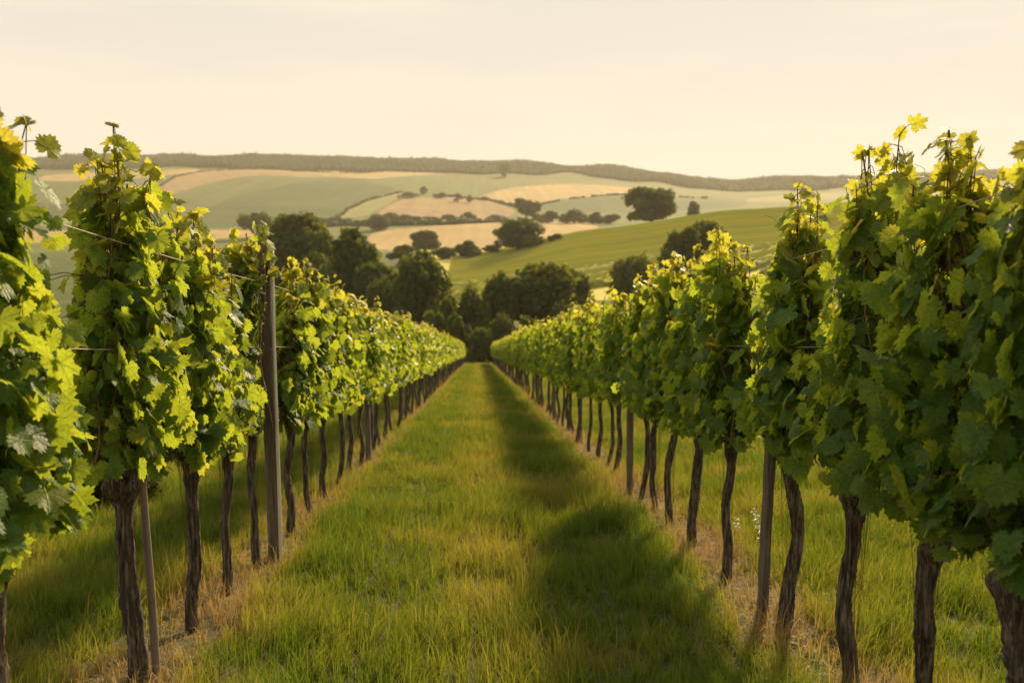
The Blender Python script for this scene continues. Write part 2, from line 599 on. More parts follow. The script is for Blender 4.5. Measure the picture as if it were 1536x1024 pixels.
# (region, smooth polygon in the photo, nearest and farthest depth it may lie at)
FIELDS = [
    ('dark_green_field', [(-900, 300), (330, 306), (470, 330), (700, 338), (-900, 352)], 860, 1700),
    ('dark_green_field', [(300, 322), (352, 293), (482, 268), (540, 266), (602, 285), (556, 298), (500, 330), (300, 340)], 860, 2300),
    ('green_field', [(230, 320), (262, 296), (308, 275), (390, 260), (480, 262), (420, 270), (340, 292), (290, 318)], 900, 2400),
    ('golden_field', [(60, 262), (200, 258), (300, 253), (300, 258), (200, 268), (60, 274)], 1200, 2500),
    ('stubble_field', [(225, 282), (286, 257), (408, 252), (530, 262), (480, 267), (379, 262), (308, 275), (250, 294)], 1200, 2500),
    ('golden_field', [(394, 255), (520, 254), (690, 262), (640, 266), (560, 269), (470, 262)], 1200, 2500),
    ('green_field', [(535, 272), (609, 263), (766, 261), (930, 272), (840, 275), (760, 281), (700, 296), (620, 285)], 1000, 2500),
    ('pale_green_field', [(498, 328), (548, 301), (600, 289), (604, 294), (582, 306), (548, 325)], 900, 2000),
    ('stubble_field', [(560, 322), (594, 301), (644, 294), (723, 299), (778, 315), (756, 330), (659, 334), (590, 332)], 900, 2000),
    ('golden_field', [(706, 298), (766, 281), (845, 275), (965, 282), (945, 291), (852, 297), (773, 309)], 900, 2300),
    ('dark_green_field', [(780, 312), (852, 299), (950, 292), (1120, 297), (1120, 310), (1000, 318), (880, 320)], 700, 2300),
    ('pale_green_field', [(1120, 296), (1300, 287), (1700, 280), (1700, 297), (1300, 300), (1120, 304)], 700, 2400),
    ('golden_field', [(560, 346), (644, 340), (766, 331), (880, 333), (905, 344), (809, 358), (737, 374), (640, 380), (540, 372)], 560, 1140),
    ('golden_field', [(-900, 352), (60, 346), (400, 344), (400, 356), (60, 366), (-900, 372)], 560, 1140),
    ('pale_green_field', [(60, 330), (110, 324), (112, 334), (60, 342)], 800, 1500),
]
for nm, poly, y0, y1 in FIELDS:
    k = inside(smooth_poly(poly), qx, qy) & (fY > y0) & (fY < y1)
    reg[k] = REG[nm]
sky_x = [-900, -300, 70, 230, 400, 600, 800, 850, 950, 1050, 1110, 1160, 1300, 1450, 1700, 2600]
sky_y = [238, 238, 236, 232, 236, 240, 243, 242, 252, 263, 270, 269, 264, 254, 254, 256]


def wood_edge(px):
    return np.interp(px, sky_x, sky_y) + 19 + 5 * (vnoise(px / 45, px * 0, 31) - .5)


wood = ((fpy < wood_edge(fpx)) & (fY > 1900)) | (fY > 2560)
reg[wood] = REG['wooded_ridge_ground']
reg[(fY < 560) & (fpx > 380)] = REG['hillside_meadow']
reg[(fY < 560) & (fpx <= 640)] = REG['valley_floor']
strip = inside([(985, 331), (1010, 324), (1110, 316), (1700, 300), (1700, 306), (1110, 326)], qx, qy) & (fY > 380) & (fY < 900)
reg[strip] = REG['bright_meadow']
reg[fY < 215] = REG['valley_floor']
reg[fY < 119] = REG['vineyard_ground']
reg[(fY < 135) & (np.abs(cen[..., 0].ravel() + .8 * (vnoise(cen[..., 1].ravel(), fY * 0, 19) - .5)) > 6.5)] = REG['meadow']
reg[fY < 2.2] = REG['meadow']

GMAT = {
    'vineyard_ground': simple('vineyard_soil', [(.32, (.030, .036, .011)), (.5, (.056, .056, .020)), (.66, (.105, .085, .038))], (1, 1, 1), 9, .95, .9, .03, 10.0),
    'valley_floor': field_material('valley_grass', (.055, .075, .02), (.10, .115, .03), .05),
    'hillside_meadow': field_material('hillside_grass', (.46, .41, .085), (.56, .47, .11), .03, (-62, 9, .3), (.30, .29, .06)),
    'golden_field': field_material('ripe_grain', (.31, .215, .082), (.39, .275, .115), .01, (35, 14, .25), (.36, .26, .11)),
    'green_field': field_material('green_crop', (.080, .105, .026), (.125, .135, .035), .006, (-28, 30, .25), (.13, .15, .05)),
    'pale_green_field': field_material('pale_crop', (.16, .165, .046), (.21, .20, .062), .008, (-40, 25, .25), (.23, .22, .09)),
    'stubble_field': field_material('stubble', (.225, .15, .064), (.29, .195, .086), .009, (-20, 26, .3), (.31, .22, .11)),
    'wooded_ridge_ground': field_material('woodland_floor', (.03, .04, .015), (.05, .055, .02), .02),
    'dark_green_field': field_material('dark_crop', (.048, .070, .019), (.078, .098, .026), .007, (20, 28, .25), (.08, .10, .035)),
    'bright_meadow': field_material('bright_grass', (.25, .23, .07), (.33, .28, .09), .02),
    'meadow': field_material('meadow_grass', (.07, .088, .02), (.135, .13, .036), .6),
}
ii, jj = np.meshgrid(np.arange(nr - 1), np.arange(nc - 1), indexing='ij')
quads = np.stack([ii * nc + jj, ii * nc + jj + 1, (ii + 1) * nc + jj + 1, (ii + 1) * nc + jj], -1).reshape(-1, 4)
GVf = GV.reshape(-1, 3)
for nm, k in REG.items():
    sel = quads[reg == k]
    if not len(sel): continue
    uq, inv = np.unique(sel, return_inverse=True)
    o = link(nm, mesh(nm, GVf[uq], inv.reshape(-1, 4), GMAT[nm]))
    tag(o, kind='structure')


def find_Y(px, py, lo=118, hi=2600):
    """depth at which the terrain shows at a photo pixel"""
    for Y in np.geomspace(lo, hi, 900):
        d = ray(px, py)
        x = d[0] / d[1] * Y
        z = float(ground_z(x, Y))
        if project(np.array((x, Y, z)))[1] <= py:
            return Y
    return hi


# ------------------------------------------------------------------ grass: one mass, its blades thin out with distance
def grass_mesh():
    bx, by = [], []
    y = 1.0
    while y < 112:
        st = .5 if y < 20 else 2.0
        dens = 4600 * min(1.0, (8 / y) ** 1.6)
        xl = -min(.60 * y + 2.2, 12) if y < 40 else -3.4
        xr = min(.66 * y + 2.2, 12) if y < 40 else 3.6
        n = int(dens * (xr - xl) * st)
        bx.append(rng.uniform(xl, xr, n)); by.append(rng.uniform(y, y + st, n))
        y += st
    x = np.concatenate(bx); y = np.concatenate(by)
    # the blades stand in tufts
    cell = .115
    ix, iy = np.floor((x + .06 * vnoise(x * 6, y * 6, 2)) / cell), np.floor((y + .06 * vnoise(x * 6, y * 6, 1)) / cell)
    cx = (ix + vnoise(ix * 1.0, iy * 1.0, 3) * 1.3 - .15) * cell; cyy = (iy + vnoise(ix * 1.0, iy * 1.0, 4) * 1.3 - .15) * cell
    pull = (.1 + .4 * rng.random(len(x))) * (y < 25)
    x = x + (cx - x) * pull; y = y + (cyy - y) * pull
    n = len(x)
    dr = np.minimum(np.abs(x - XL), np.abs(x - XR))            # distance to the nearest row
    clump = fbm(x * 1.6, y * 1.3, 41, 3)
    fine = vnoise(x * 7, y * 7, 43)
    strip = np.clip(1 - (dr + .25 * (fbm(x * 2.5, y * 2.5, 47, 2) - .5)) / .30, 0, 1)
    strip = strip * np.clip(.35 + 2.2 * (fbm(x * .55, y * .45, 49, 2) - .3), .15, 1)
    mid = np.exp(-((x - .05) / .42) ** 2)
    dry = .12 + .60 * np.clip((clump - .42) * 2.4, 0, 1) + .22 * mid * (y < 200) + .9 * strip ** .7 + .2 * rng.normal(0, 1, n) * .6
    stray = rng.random(n) < .05
    dry = np.where(strip < .2, np.minimum(dry, .62 + .06 * rng.normal(0, 1, n)), dry)
    dry = np.clip(np.where(stray, dry + .45, dry), 0, 1)
    track = np.exp(-((np.abs(x - .05) - .62 - .12 * (vnoise(y * .35, y * 0, 71) - .5)) / .17) ** 2)
    h = (.024 + .18 * fbm(x * 1.9, y * 1.6, 53, 2) ** 1.5 + .075 * fine ** 2) * rng.lognormal(0, .32, n)
    h *= (1 - .45 * strip) * (1 - .32 * track * (.5 + fbm(x * .8, y * .8, 73, 2)))
    tall = (rng.random(n) < .012 + .03 * (strip > .1))
    h = np.where(tall, h * 1.8 + .05, h)
    keep = rng.random(n) > np.where(y < 14, .12 * (strip > .45), .1 * (strip > .5))
    x, y, h, dry, strip = x[keep], y[keep], h[keep], dry[keep], strip[keep]
    n = len(x)
    far = np.clip(y / 8, 1, 20)
    wd = .0024 * far ** .75 * rng.uniform(.6, 1.3, n)
    h = np.minimum(h, .30)
    flat = (rng.random(n) < .62 * (strip > .25)) & (y < 30)     # dead straw lies about under the vines
    lean = np.where(flat, rng.uniform(1.3, 3.2, n), np.abs(rng.normal(.5, .5, n)))
    swirl = 2 * math.pi * fbm(x * 1.3, y * 1.3, 61, 2)
    th = np.where(rng.random(n) < .5, swirl * 2 + rng.normal(0, .6, n), rng.uniform(0, 2 * math.pi, n))
    lx, ly = np.cos(th), np.sin(th)
    nrm = np.sqrt(1 + lean ** 2 * .5)
    z = ground_z(x, y) - .006
    ph = rng.uniform(0, math.pi, n)
    wx, wy = np.cos(ph) * wd, np.sin(ph) * wd
    V = np.zeros((n, 5, 3), np.float32)
    V[:, 0] = np.stack([x - wx, y - wy, z], 1)
    V[:, 1] = np.stack([x + wx, y + wy, z], 1)
    mx_, my_, mz_ = x + lx * h * lean * .25 / nrm, y + ly * h * lean * .25 / nrm, z + h * .6 / nrm
    V[:, 2] = np.stack([mx_ - wx * .75, my_ - wy * .75, mz_], 1)
    V[:, 3] = np.stack([mx_ + wx * .75, my_ + wy * .75, mz_], 1)
    V[:, 4] = np.stack([x + lx * h * lean * .85 / nrm, y + ly * h * lean * .85 / nrm, z + h * np.where(flat, .45, 1.0) / nrm ** .6], 1)
    # low broad leaves (clover, plantain) in patches between the blades
    m = 12000
    qx = rng.uniform(-4.5, 4.5, m); qy = 3.6 + 16 * rng.random(m) ** 1.5
    k = fbm(qx * 1.4, qy * 1.4, 91, 2) > .56
    qx, qy = qx[k], qy[k]; m = len(qx)
    a = rng.uniform(0, 6.283, m); L = rng.uniform(.012, .034, m); wv = L * rng.uniform(.28, .55, m)
    qz = ground_z(qx, qy) + rng.uniform(.015, .06, m)
    ca, sa = np.cos(a), np.sin(a); up = L * rng.normal(.25, .35, m)
    W = np.zeros((m, 5, 3), np.float32)
    W[:, 0] = np.stack([qx, qy, qz], 1)
    W[:, 1] = np.stack([qx + ca * L * .6 - sa * wv, qy + sa * L * .6 + ca * wv, qz + up * .6], 1)
    W[:, 2] = np.stack([qx + ca * L * .6 + sa * wv, qy + sa * L * .6 - ca * wv, qz + up * .6], 1)
    W[:, 3] = np.stack([qx + ca * L * 1.3 - sa * wv * .7, qy + sa * L * 1.3 + ca * wv * .7, qz + up], 1)
    W[:, 4] = np.stack([qx + ca * L * 1.3 + sa * wv * .7, qy + sa * L * 1.3 - ca * wv * .7, qz + up], 1)
    wt = np.array([[0, 2, 1], [1, 2, 3], [3, 2, 4]])
    V = np.concatenate([V, W]); dry = np.concatenate([dry, np.clip(rng.normal(.06, .1, m), 0, 1)])
    b = np.arange(n)[:, None] * 5
    tri = np.concatenate([b + np.array([[0, 1, 3]]), b + np.array([[0, 3, 2]]), b + np.array([[2, 3, 4]])], 1).reshape(-1, 3)
    tri = np.concatenate([tri, ((n + np.arange(m))[:, None, None] * 5 + wt[None]).reshape(-1, 3)])
    return mesh('grass', V.reshape(-1, 3), tri, M_GRASS, True, {'tint': np.repeat(dry, 5)})


grass = tag(link('grass', grass_mesh()), 'tufted green and straw yellow grass between the vine rows', 'grass', kind='stuff')


# ------------------------------------------------------------------ vine leaves
def leaf_template(n, midring, serr):
    th = np.linspace(-math.pi, math.pi, n + 1)[:-1] + math.pi / n
    key = np.array([0, 14, 27, 40, 50, 62, 78, 92, 105, 122, 140, 158, 172, 180]) / 180 * math.pi
    rad = np.array([1.0, .93, .82, .86, .94, .87, .76, .78, .83, .76, .70, .60, .30, .10])
    r = np.interp(np.abs(th), key, rad)
    r = r * (1 + serr * np.where(np.arange(n) % 2, 1, -1) * np.clip((math.pi - np.abs(th)) / .5, 0, 1))
    ring = np.stack([np.sin(th) * r, np.cos(th) * r], 1)
    k = np.arange(n); k1 = (k + 1) % n
    if midring:
        V = np.concatenate([[[0, 0]], ring * .52, ring])
        t = np.concatenate([np.stack([np.zeros(n, int), 1 + k1, 1 + k], 1),
                            np.stack([1 + k, 1 + k1, 1 + n + k1], 1), np.stack([1 + k, 1 + n + k1, 1 + n + k], 1)])
    else:
        V = np.concatenate([[[0, .08]], ring])
        t = np.stack([np.zeros(n, int), 1 + k1, 1 + k], 1)
    return V, t[:, ::-1]


LT = {'near': leaf_template(38, True, .095), 'mid': leaf_template(17, False, .10), 'far': leaf_template(8, False, .05)}


def leaves_mesh(name, P, nrm, tip, size, tint, kind, mat, g):
    T, tri = LT[kind]
    n, k = len(P), len(T)
    nrm = nrm / (np.linalg.norm(nrm, axis=1)[:, None] + 1e-9)
    tip = tip - nrm * np.sum(tip * nrm, 1)[:, None]
    tip = tip / (np.linalg.norm(tip, axis=1)[:, None] + 1e-9)
    side = np.cross(tip, nrm)
    x = np.broadcast_to(T[:, 0], (n, k)) * g.uniform(.92, 1.12, (n, 1)); y = np.broadcast_to(T[:, 1], (n, k)).copy()
    rr = np.hypot(x, y); th = np.arctan2(x, y)
    lob = np.interp(np.abs(th), np.array([0, 14, 27, 40, 50, 62, 78, 92, 105, 122, 140, 180]) / 180 * math.pi, [.06, .0, -.26, -.06, .08, .0, -.34, -.10, .06, .0, -.05, 0])
    dl = g.uniform(-.25, 1.0, (n, 1)) ** 1.0
    f_ = 1 + dl * lob + g.uniform(-.05, .05, (n, 1)) * np.sin(2 * th + g.uniform(0, 6.28, (n, 1)))
    x = x * f_ + g.uniform(-.12, .12, (n, 1)) * y; y = y * f_ * g.uniform(.88, 1.12, (n, 1))
    fold = g.uniform(-.10, .38, (n, 1)); curl = g.uniform(-.05, .45, (n, 1)); wav = g.uniform(.02, .13, (n, 1))
    ph = g.uniform(0, 6.28, (n, 1))
    z = fold * np.abs(x) * .9 - curl * np.maximum(y, -.2) ** 2 * .55 - g.uniform(.0, .28, (n, 1)) * x ** 2 + wav * np.sin(3 * th + ph) * rr ** 2 + wav * .6 * np.sin(7 * th + ph * 2) * rr ** 3
    s = size[:, None] * .56
    V = P[:, None] + (side[:, None] * (x * s)[..., None] + tip[:, None] * (y * s)[..., None] + nrm[:, None] * (z * s)[..., None])
    tris = (np.arange(n)[:, None, None] * k + tri[None]).reshape(-1, 3)
    lc = np.zeros((n, k, 3)); lc[..., :2] = T[None]; lc[..., 2] = g.uniform(0, 40, (n, 1))
    return mesh(name, V.reshape(-1, 3), tris, mat, True, {'tint': np.repeat(tint, k)}, {'leafco': lc.reshape(-1, 3)} if kind == 'near' else None)


def vine_meshes(seed, kind, height=2.36, bottom=1.02, head=.98, rad=.045, lean=0.0, wide=.46, knob=1.35, full=1.0, thick=1.0, taper=.62, shift=0.0):
    """trunk, cordon, canes and foliage of one vine, row along local Y"""
    g = np.random.default_rng(seed)
    seg, rings = {'near': (26, 54), 'mid': (9, 14), 'far': (6, 6)}[kind]
    # trunk
    t = np.linspace(0, 1, rings)
    a1, a2, p1, p2 = g.uniform(.012, .036), g.uniform(.010, .030), g.uniform(0, 6), g.uniform(0, 6)
    px = a1 * np.sin(t * 5.2 + p1) - a1 * math.sin(p1) + .4 * a2 * np.sin(t * 13 + p2) - .4 * a2 * math.sin(p2)
    py = a2 * np.sin(t * 4.3 + p2) - a2 * math.sin(p2) + lean * t
    px = px - t * px[-1]; py = py - t * (py[-1] - lean)
    path = np.stack([px, py, t * (head + .06) - .06], 1)
    r = rad * .68 * (1 + .32 * np.exp(-t * 16) - .10 * t + (knob - 1) * np.exp(-((t - .93) / .085) ** 2) + .10 * np.sin(t * 17 + p1) * np.sin(t * 7 + p2))
    th = np.linspace(0, 2 * math.pi, seg, endpoint=False)
    if kind == 'near':
        tw = th[None, :] + (t * g.uniform(.5, 1.6) + .25 * np.sin(t * 9))[:, None]
        rg = 1 + .10 * np.sin(3 * tw + p1) + .055 * np.sin(8 * tw + p2 + 3 * np.sin(t * 11)[:, None]) + .05 * g.normal(0, 1, (rings, seg)) \
            + .07 * np.abs(np.sin(5.5 * tw + 2 * np.sin(t * 5 + p1)[:, None]))
        for _q in range(9):                      # burls and old pruning wounds, most of them about the head
            tq = g.uniform(.84, 1.0) if _q < 6 else g.uniform(.2, .8)
            dth = (th[None, :] - g.uniform(0, 6.283) + math.pi) % (2 * math.pi) - math.pi
            rg = rg + (g.uniform(.22, .5) if _q < 6 else g.uniform(.10, .25)) * np.exp(-(dth / .45) ** 2 - ((t[:, None] - tq) / .032) ** 2)
    else:
        rg = 1 + .07 * g.normal(0, 1, (rings, seg))
    G = Geo()
    G.tube(path, r, seg, True, ridge=rg)
    top = path[-1]
    out = {'trunk': G.mesh('vine_trunk', M_BARK)}
    # cordon arms
    G = Geo()
    for s in (-1, 1):
        k = np.linspace(0, 1, 9)
        L = wide * g.uniform(.75, .98)
        ap = np.stack([top[0] * (1 - k) + .015 * np.sin(k * 6 + p1), top[1] - .0 + s * L * k, head - .05 + .15 * np.sin(k * 1.5) + .02 * np.sin(k * 9 + p2)], 1)
        G.tube(ap, rad * (.62 - .36 * k), 8 if kind == 'near' else 5, True, ridge=1 + .08 * g.normal(0, 1, (9, 8 if kind == 'near' else 5)))
    for q in range(3 if kind == 'near' else 1):     # old pruning spurs rising from the head
        k = np.linspace(0, 1, 7); dx, dy = g.normal(0, .05), g.normal(0, .07)
        G.tube(np.stack([top[0] + dx * k, top[1] + dy * k, head - .04 + .25 * k], 1), rad * (.5 - .25 * k), 6, True)
    out['cordon'] = G.mesh('vine_cordon', M_BARK)
    # canes and the leaf positions along them
    G = Geo()
    nshoot = {'near': 15, 'mid': 12, 'far': 10}[kind]
    P, NR, TP, SZ, TI = [], [], [], [], []
    lead = g.integers(0, nshoot)
    for k in range(nshoot):
        y0 = (-1 + 2 * (k + .5) / nshoot) * wide + g.normal(0, .03)
        e = abs(y0 - lean * 1.0) / max(wide, .01)
        zt = height - .68 * e ** 1.7 - abs(g.normal(0, .07)) - .08
        zt = min(zt, height - .08)
        if k == lead: zt = height - .05; y0 = y0 * .4
        x0 = g.normal(0, .035)
        m = max(6, int((zt - head) / (.045 if k == lead else .062)))
        s = np.linspace(0, 1, m)
        b1, b2, q1, q2 = g.normal(0, .055), g.normal(0, .06), g.uniform(0, 6), g.uniform(0, 6)
        sx = x0 + b1 * s + .028 * np.sin(s * 7 + q1)
        syy = y0 * (1 - taper * s) + lean * .5 + b2 * s + .03 * np.sin(s * 6 + q2)
        sz = head + .03 + (zt - head - .03) * s
        pth = np.stack([sx, syy, sz], 1)
        if kind != 'far':
            G.tube(pth, .0052 - .0030 * s, 5 if kind == 'near' else 3, False)
        for i in range(m):
            young = s[i] > .87
            for rep in range((3 if g.random() < .6 else 2) if young else (4 if g.random() < .35 else 3)):
                sd = 1 if (i + rep) % 2 else -1
                outw = (.045 if young else g.uniform(.03, .185)) * (1 - .35 * s[i]) * thick
                dirv = np.array((sd * outw, g.normal(0, .05), g.normal(-.02, .035)))
                p = pth[i] + dirv
                if young and i == m - 1 and rep: p = pth[i]
                if kind == 'near' and (young or g.random() < .35):
                    mid_ = pth[i] + dirv * .5 + np.array((0, 0, .015))
                    G.tube(np.array([pth[i], mid_, p]), (.0022, .0018, .0016), 4, False)
                if young:
                    nv = np.array((sd * .5, 0, .6)) + g.normal(0, .55, 3)
                    tv = np.array((sd * .5, g.normal(0, .6), g.normal(.1, .6)))
                    z_ = g.uniform(.075, .125) * (1.15 - .45 * (s[i] - .87) / .13)
                else:
                    nv = np.array((sd * .7, 0, .34)) + g.normal(0, 1, 3) * (.4, .75, .4)
                    tv = np.array((sd * .25, g.normal(0, .45), -.9))
                    z_ = .068 + .088 * g.random() ** 1.2
                P.append(p); NR.append(nv); TP.append(tv); SZ.append(z_)
                TI.append(np.clip(.18 + .25 * g.random() + (.42 if young else 0) + .18 * max(0, s[i] - .5) + (.35 if g.random() < .05 else 0), 0, 1))
    # skirt leaves hanging below the cordon
    for _ in range(int({'near': 70, 'mid': 55, 'far': 30}[kind])):
        sd = g.choice((-1, 1))
        P.append(np.array((sd * g.uniform(.03, .16) * thick, lean + g.uniform(-wide, wide) * 1.05, bottom + g.uniform(.05, .40))))
        NR.append(np.array((sd * .7, 0, .3)) + g.normal(0, 1, 3) * (.4, .75, .4)); TP.append(np.array((sd * .25, g.normal(0, .4), -.9)))
        SZ.append(g.uniform(.07, .14)); TI.append(np.clip(.15 + .3 * g.random(), 0, 1))
    P, NR, TP, SZ, TI = map(np.array, (P, NR, TP, SZ, TI))
    P[:, 0] += shift
    ok = ~((np.abs(P[:, 1] - lean) < .15) & (P[:, 2] < head + .02 + SZ * .5)) & (P[:, 2] - SZ * .5 > bottom - .09)
    P, NR, TP, SZ, TI = P[ok], NR[ok], TP[ok], SZ[ok], TI[ok]
    if kind == 'far':
        SZ = SZ * 1.12
    if kind != 'far':
        # tendrils at the shoot tips
        for _ in range(3 if kind == 'near' else 0):
            i = g.integers(0, len(P))
            k = np.linspace(0, 1, 10)
            if P[i][2] > height - .5:
                dd = np.array((g.normal(0, .5), g.normal(0, .5), g.uniform(.2, .9)))
                q = P[i] + dd * k[:, None] * .12 + .012 * np.stack([np.sin(k * 11) * k, np.cos(k * 11) * k, 0 * k], 1)
                G.tube(q, .0011, 4, False)
        out['cane'] = G.mesh('vine_cane', M_CANE)
    out['foliage'] = leaves_mesh('vine_foliage', P, NR, TP, SZ, TI, kind, M_LEAF if kind == 'near' else M_LEAF_FAR, g)
    return out


def place_vine(parts, loc, label, group, rz=0.0, scale=1.0):
    v = thing('grapevine', loc, label, 'grapevine', group, rz, scale)
    for nm in ('trunk', 'cordon', 'cane', 'foliage'):
        if nm in parts:
            link(nm, parts[nm], v)
    return v


GL, GR = 'grapevines in the left row', 'grapevines in the right row'
# (photo column of the trunk's foot, canopy height, skirt height, head height, trunk radius, lean along the row, knob, label)
LEFT_VINES = [
    (17, 2.40, .80, .93, .058, .03, 1.2, 'nearest grapevine of the left row, cut by the picture edge'),
    (206, 2.54, 1.12, 1.03, .060, .02, 1.8, 'grapevine with swollen knobby trunk head and a pale stake behind it'),
    (290, 2.40, 1.02, 1.0, .046, .03, 1.2, 'grapevine behind the knobby trunked one, left row, straight dark trunk'),
    (345, 2.36, .95, .98, .040, .04, 1.15, 'grapevine with kinked slim trunk, second before the tall left post'),
    (385, 2.38, .95, .98, .038, .02, 1.15, 'slim grapevine just in front of the tall wooden post, left row'),
    (438, 2.32, .96, .98, .045, .02, 1.3, 'first grapevine beyond the tall wooden post in the left row'),
    (466, 2.40, .96, .98, .038, .02, 1.2, 'second grapevine beyond the tall wooden post, tip reaching high'),
    (487, 2.33, .96, .98, .042, .02, 1.2, 'third grapevine beyond the tall wooden post in the left row'),
    (508, 2.34, .96, .98, .038, .02, 1.2, 'fourth grapevine beyond the tall wooden post in the left row'),
    (525, 2.34, .96, .98, .038, .02, 1.2, 'grapevine just before the pale second post of the left row'),
]
RIGHT_VINES = [
    (1534, 2.24, .84, .92, .115, .05, 1.15, 'nearest grapevine of the right row, thick trunk cut by the picture edge'),
    (1384, 2.36, .90, .95, .047, -.07, 1.6, 'grapevine with trunk leaning right, second nearest of the right row'),
    (1278, 2.47, 1.05, .98, .050, .02, 1.8, 'grapevine with rough broken trunk head, third nearest of right row'),
    (1176, 2.42, .96, .99, .052, .02, 1.2, 'grapevine whose trunk stands against a split grey stake, right row'),
    (1091, 2.36, .96, .99, .042, .03, 1.3, 'grapevine with forked trunk top, first beyond the split stake, right row'),
    (1043, 2.34, .96, .98, .050, .02, 1.15, 'thick straight grapevine, second beyond the split stake, right row'),
    (1009, 2.36, .96, .98, .042, .03, 1.2, 'bent grapevine, third beyond the split stake, right row'),
    (985, 2.34, .96, .98, .038, .02, 1.2, 'thin grapevine just before the grey second post, right row'),
    (962, 2.34, .96, .98, .046, .02, 1.2, 'grapevine right beside the grey second post of the right row'),
    (926, 2.34, .96, .98, .040, .02, 1.2, 'first grapevine beyond the grey second post of the right row'),
]
MID = [vine_meshes(100 + k, 'mid', 2.30 + .03 * (k % 4), .97, .98, .040 + .004 * (k % 3), .02 * (k % 3 - 1), .44, 1.2) for k in range(7)]
FAR = [vine_meshes(200 + k, 'far', 2.28 + .04 * (k % 3), .96, .98, .044, .02 * (k % 3 - 1), .46, 1.15) for k in range(6)]
ORD = ['', 'first', 'second', 'third', 'fourth', 'fifth', 'sixth', 'seventh', 'eighth', 'ninth', 'tenth']
nv = {}
for rows, X, grp, side in ((LEFT_VINES, XL, GL, 'left'), (RIGHT_VINES, XR, GR, 'right')):
    y = 0
    for k, (px, H, bt, hd, rd, ln, kn, lab) in enumerate(rows):
        y = row_y(px, X)
        z = float(ground_z(X, y))
        if k < 8:
            pr = vine_meshes(1000 + k + (50 if side == 'right' else 0), 'near', H, bt, hd, rd, ln, .33 if px == 385 else .39, kn, thick=.3 if px == 385 else (.7 if px == 345 else 1.0), shift=-.085 if px == 385 else (-.03 if px == 345 else 0))
            place_vine(pr, (X, y, z), lab, grp)
        else:
            place_vine(MID[k % 7], (X, y, z), lab, grp, 0, .99 + .02 * (k % 2))
    i = 0
    anchor = 'pale second post of the left row' if side == 'left' else 'grey second post of the right row'
    while True:
        y += .96 + rng.uniform(-.07, .07)
        if y > 107: break
        i += 1
        x = X + rng.normal(0, .03)
        q = i + (0 if side == 'left' else 1)
        if q <= 8:
            lab = f'{ORD[q]} grapevine beyond the {anchor}'
        else:
            lab = f'small grapevine far down the {side} row, one of many alike past the posts'
        src = MID if y < 32 else FAR
        place_vine(src[int(rng.integers(0, len(src)))], (x, y, float(ground_z(x, y))), lab, grp,
                   math.pi * int(rng.integers(0, 2)) + rng.normal(0, .08), float(rng.uniform(.96, 1.045)))


# ------------------------------------------------------------------ posts, stakes and wires
def box_post(name, w_, d_, h_, seed, mat, n=26):
    g = np.random.default_rng(seed)
    k = np.linspace(0, 1, n)
    G = Geo()
    V = []
    prof = np.array([(-1, -.7), (-.7, -1), (.7, -1), (1, -.7), (1, .7), (.7, 1), (-.7, 1), (-1, .7)]) * .5
    for i, t in enumerate(k):
        s = 1 + .025 * g.normal() - (.10 if i == n - 1 else 0)
        p = prof * (w_, d_) * s + g.normal(0, .0015, (8, 2)) + (.006 * math.sin(t * 4 + seed), .004 * math.sin(t * 5))
        zz = -.15 + t * (h_ + .15) + (0.012 * p[:, 0] / w_ if i == n - 1 else 0)
        V.append(np.column_stack([p, np.full(8, 0) + zz]))
    V = np.concatenate(V)
    i, j = np.meshgrid(np.arange(n - 1), np.arange(8), indexing='ij')
    q = np.stack([i * 8 + j, i * 8 + (j + 1) % 8, (i + 1) * 8 + (j + 1) % 8, (i + 1) * 8 + j], -1).reshape(-1, 4)
    c = V[-8:].mean(0)
    V = np.concatenate([V, [c]])
    tr = np.array([[len(V) - 1, (n - 1) * 8 + a, (n - 1) * 8 + (a + 1) % 8] for a in range(8)])
    G.add(V, q, tr)
    return G.mesh(name, mat, smooth=False)


def wire_tie(w_, d_, z):
    G = Geo()
    th = np.linspace(0, 2 * math.pi, 21)
    for dz in (0, .008):
        a, b = w_ / 2 + .004, d_ / 2 + .004
        c, s = np.cos(th), np.sin(th)
        m = np.maximum(np.abs(c), np.abs(s)) ** .8
        G.tube(np.stack([a * c / m, b * s / m, z + dz + .006 * np.sin(th)], 1), .0022, 5, False)
    return G.mesh('wire_tie', M_WIRE)


def post(x, y, w_, d_, h_, seed, label, group, tilt=(0, 0), ties=(1.55, 2.0), mat=None):
    p = thing('wooden_post', (x, y, float(ground_z(x, y))), label, 'post', group)
    p.rotation_euler = (tilt[0], tilt[1], 0)
    link('shaft', box_post('post_shaft', w_, d_, h_, seed, mat or M_POST), p)
    for z in ties:
        if z < h_: link('wire_tie', wire_tie(w_, d_, z), p)
    return p


yl = row_y(411, XL + .075)
post(XL + .075, yl, .085, .06, 2.27, 1, 'tall dark wooden post with wire ties and vine tuft on top, left row', 'trellis posts')
post(XL + .03, row_y(549, XL), .075, .075, 2.1, 2, 'pale grey second post standing in the left row', 'trellis posts')
post(XR - .06, row_y(953, XR), .065, .065, 2.1, 3, 'grey second post standing among trunks of the right row', 'trellis posts')
post(XR - .075, row_y(1163, XR) - .02, .05, .07, 1.9, 4, 'split grey wooden stake against a vine trunk, right row', 'trellis posts', (0, .012), (1.55,))
for k in range(3):
    yy = row_y(549, XL) + 6.1 * (k + 1)
    post(XL + .03, yy, .07, .07, 2.05, 10 + k, f'{ORD[k+1]} small post beyond the pale second post, left row', 'trellis posts', ties=())
    yy = row_y(953, XR) + 5.3 * (k + 1)
    post(XR - .04, yy, .065, .065, 2.05, 20 + k, f'{ORD[k+1]} small post beyond the grey second post, right row', 'trellis posts', ties=())


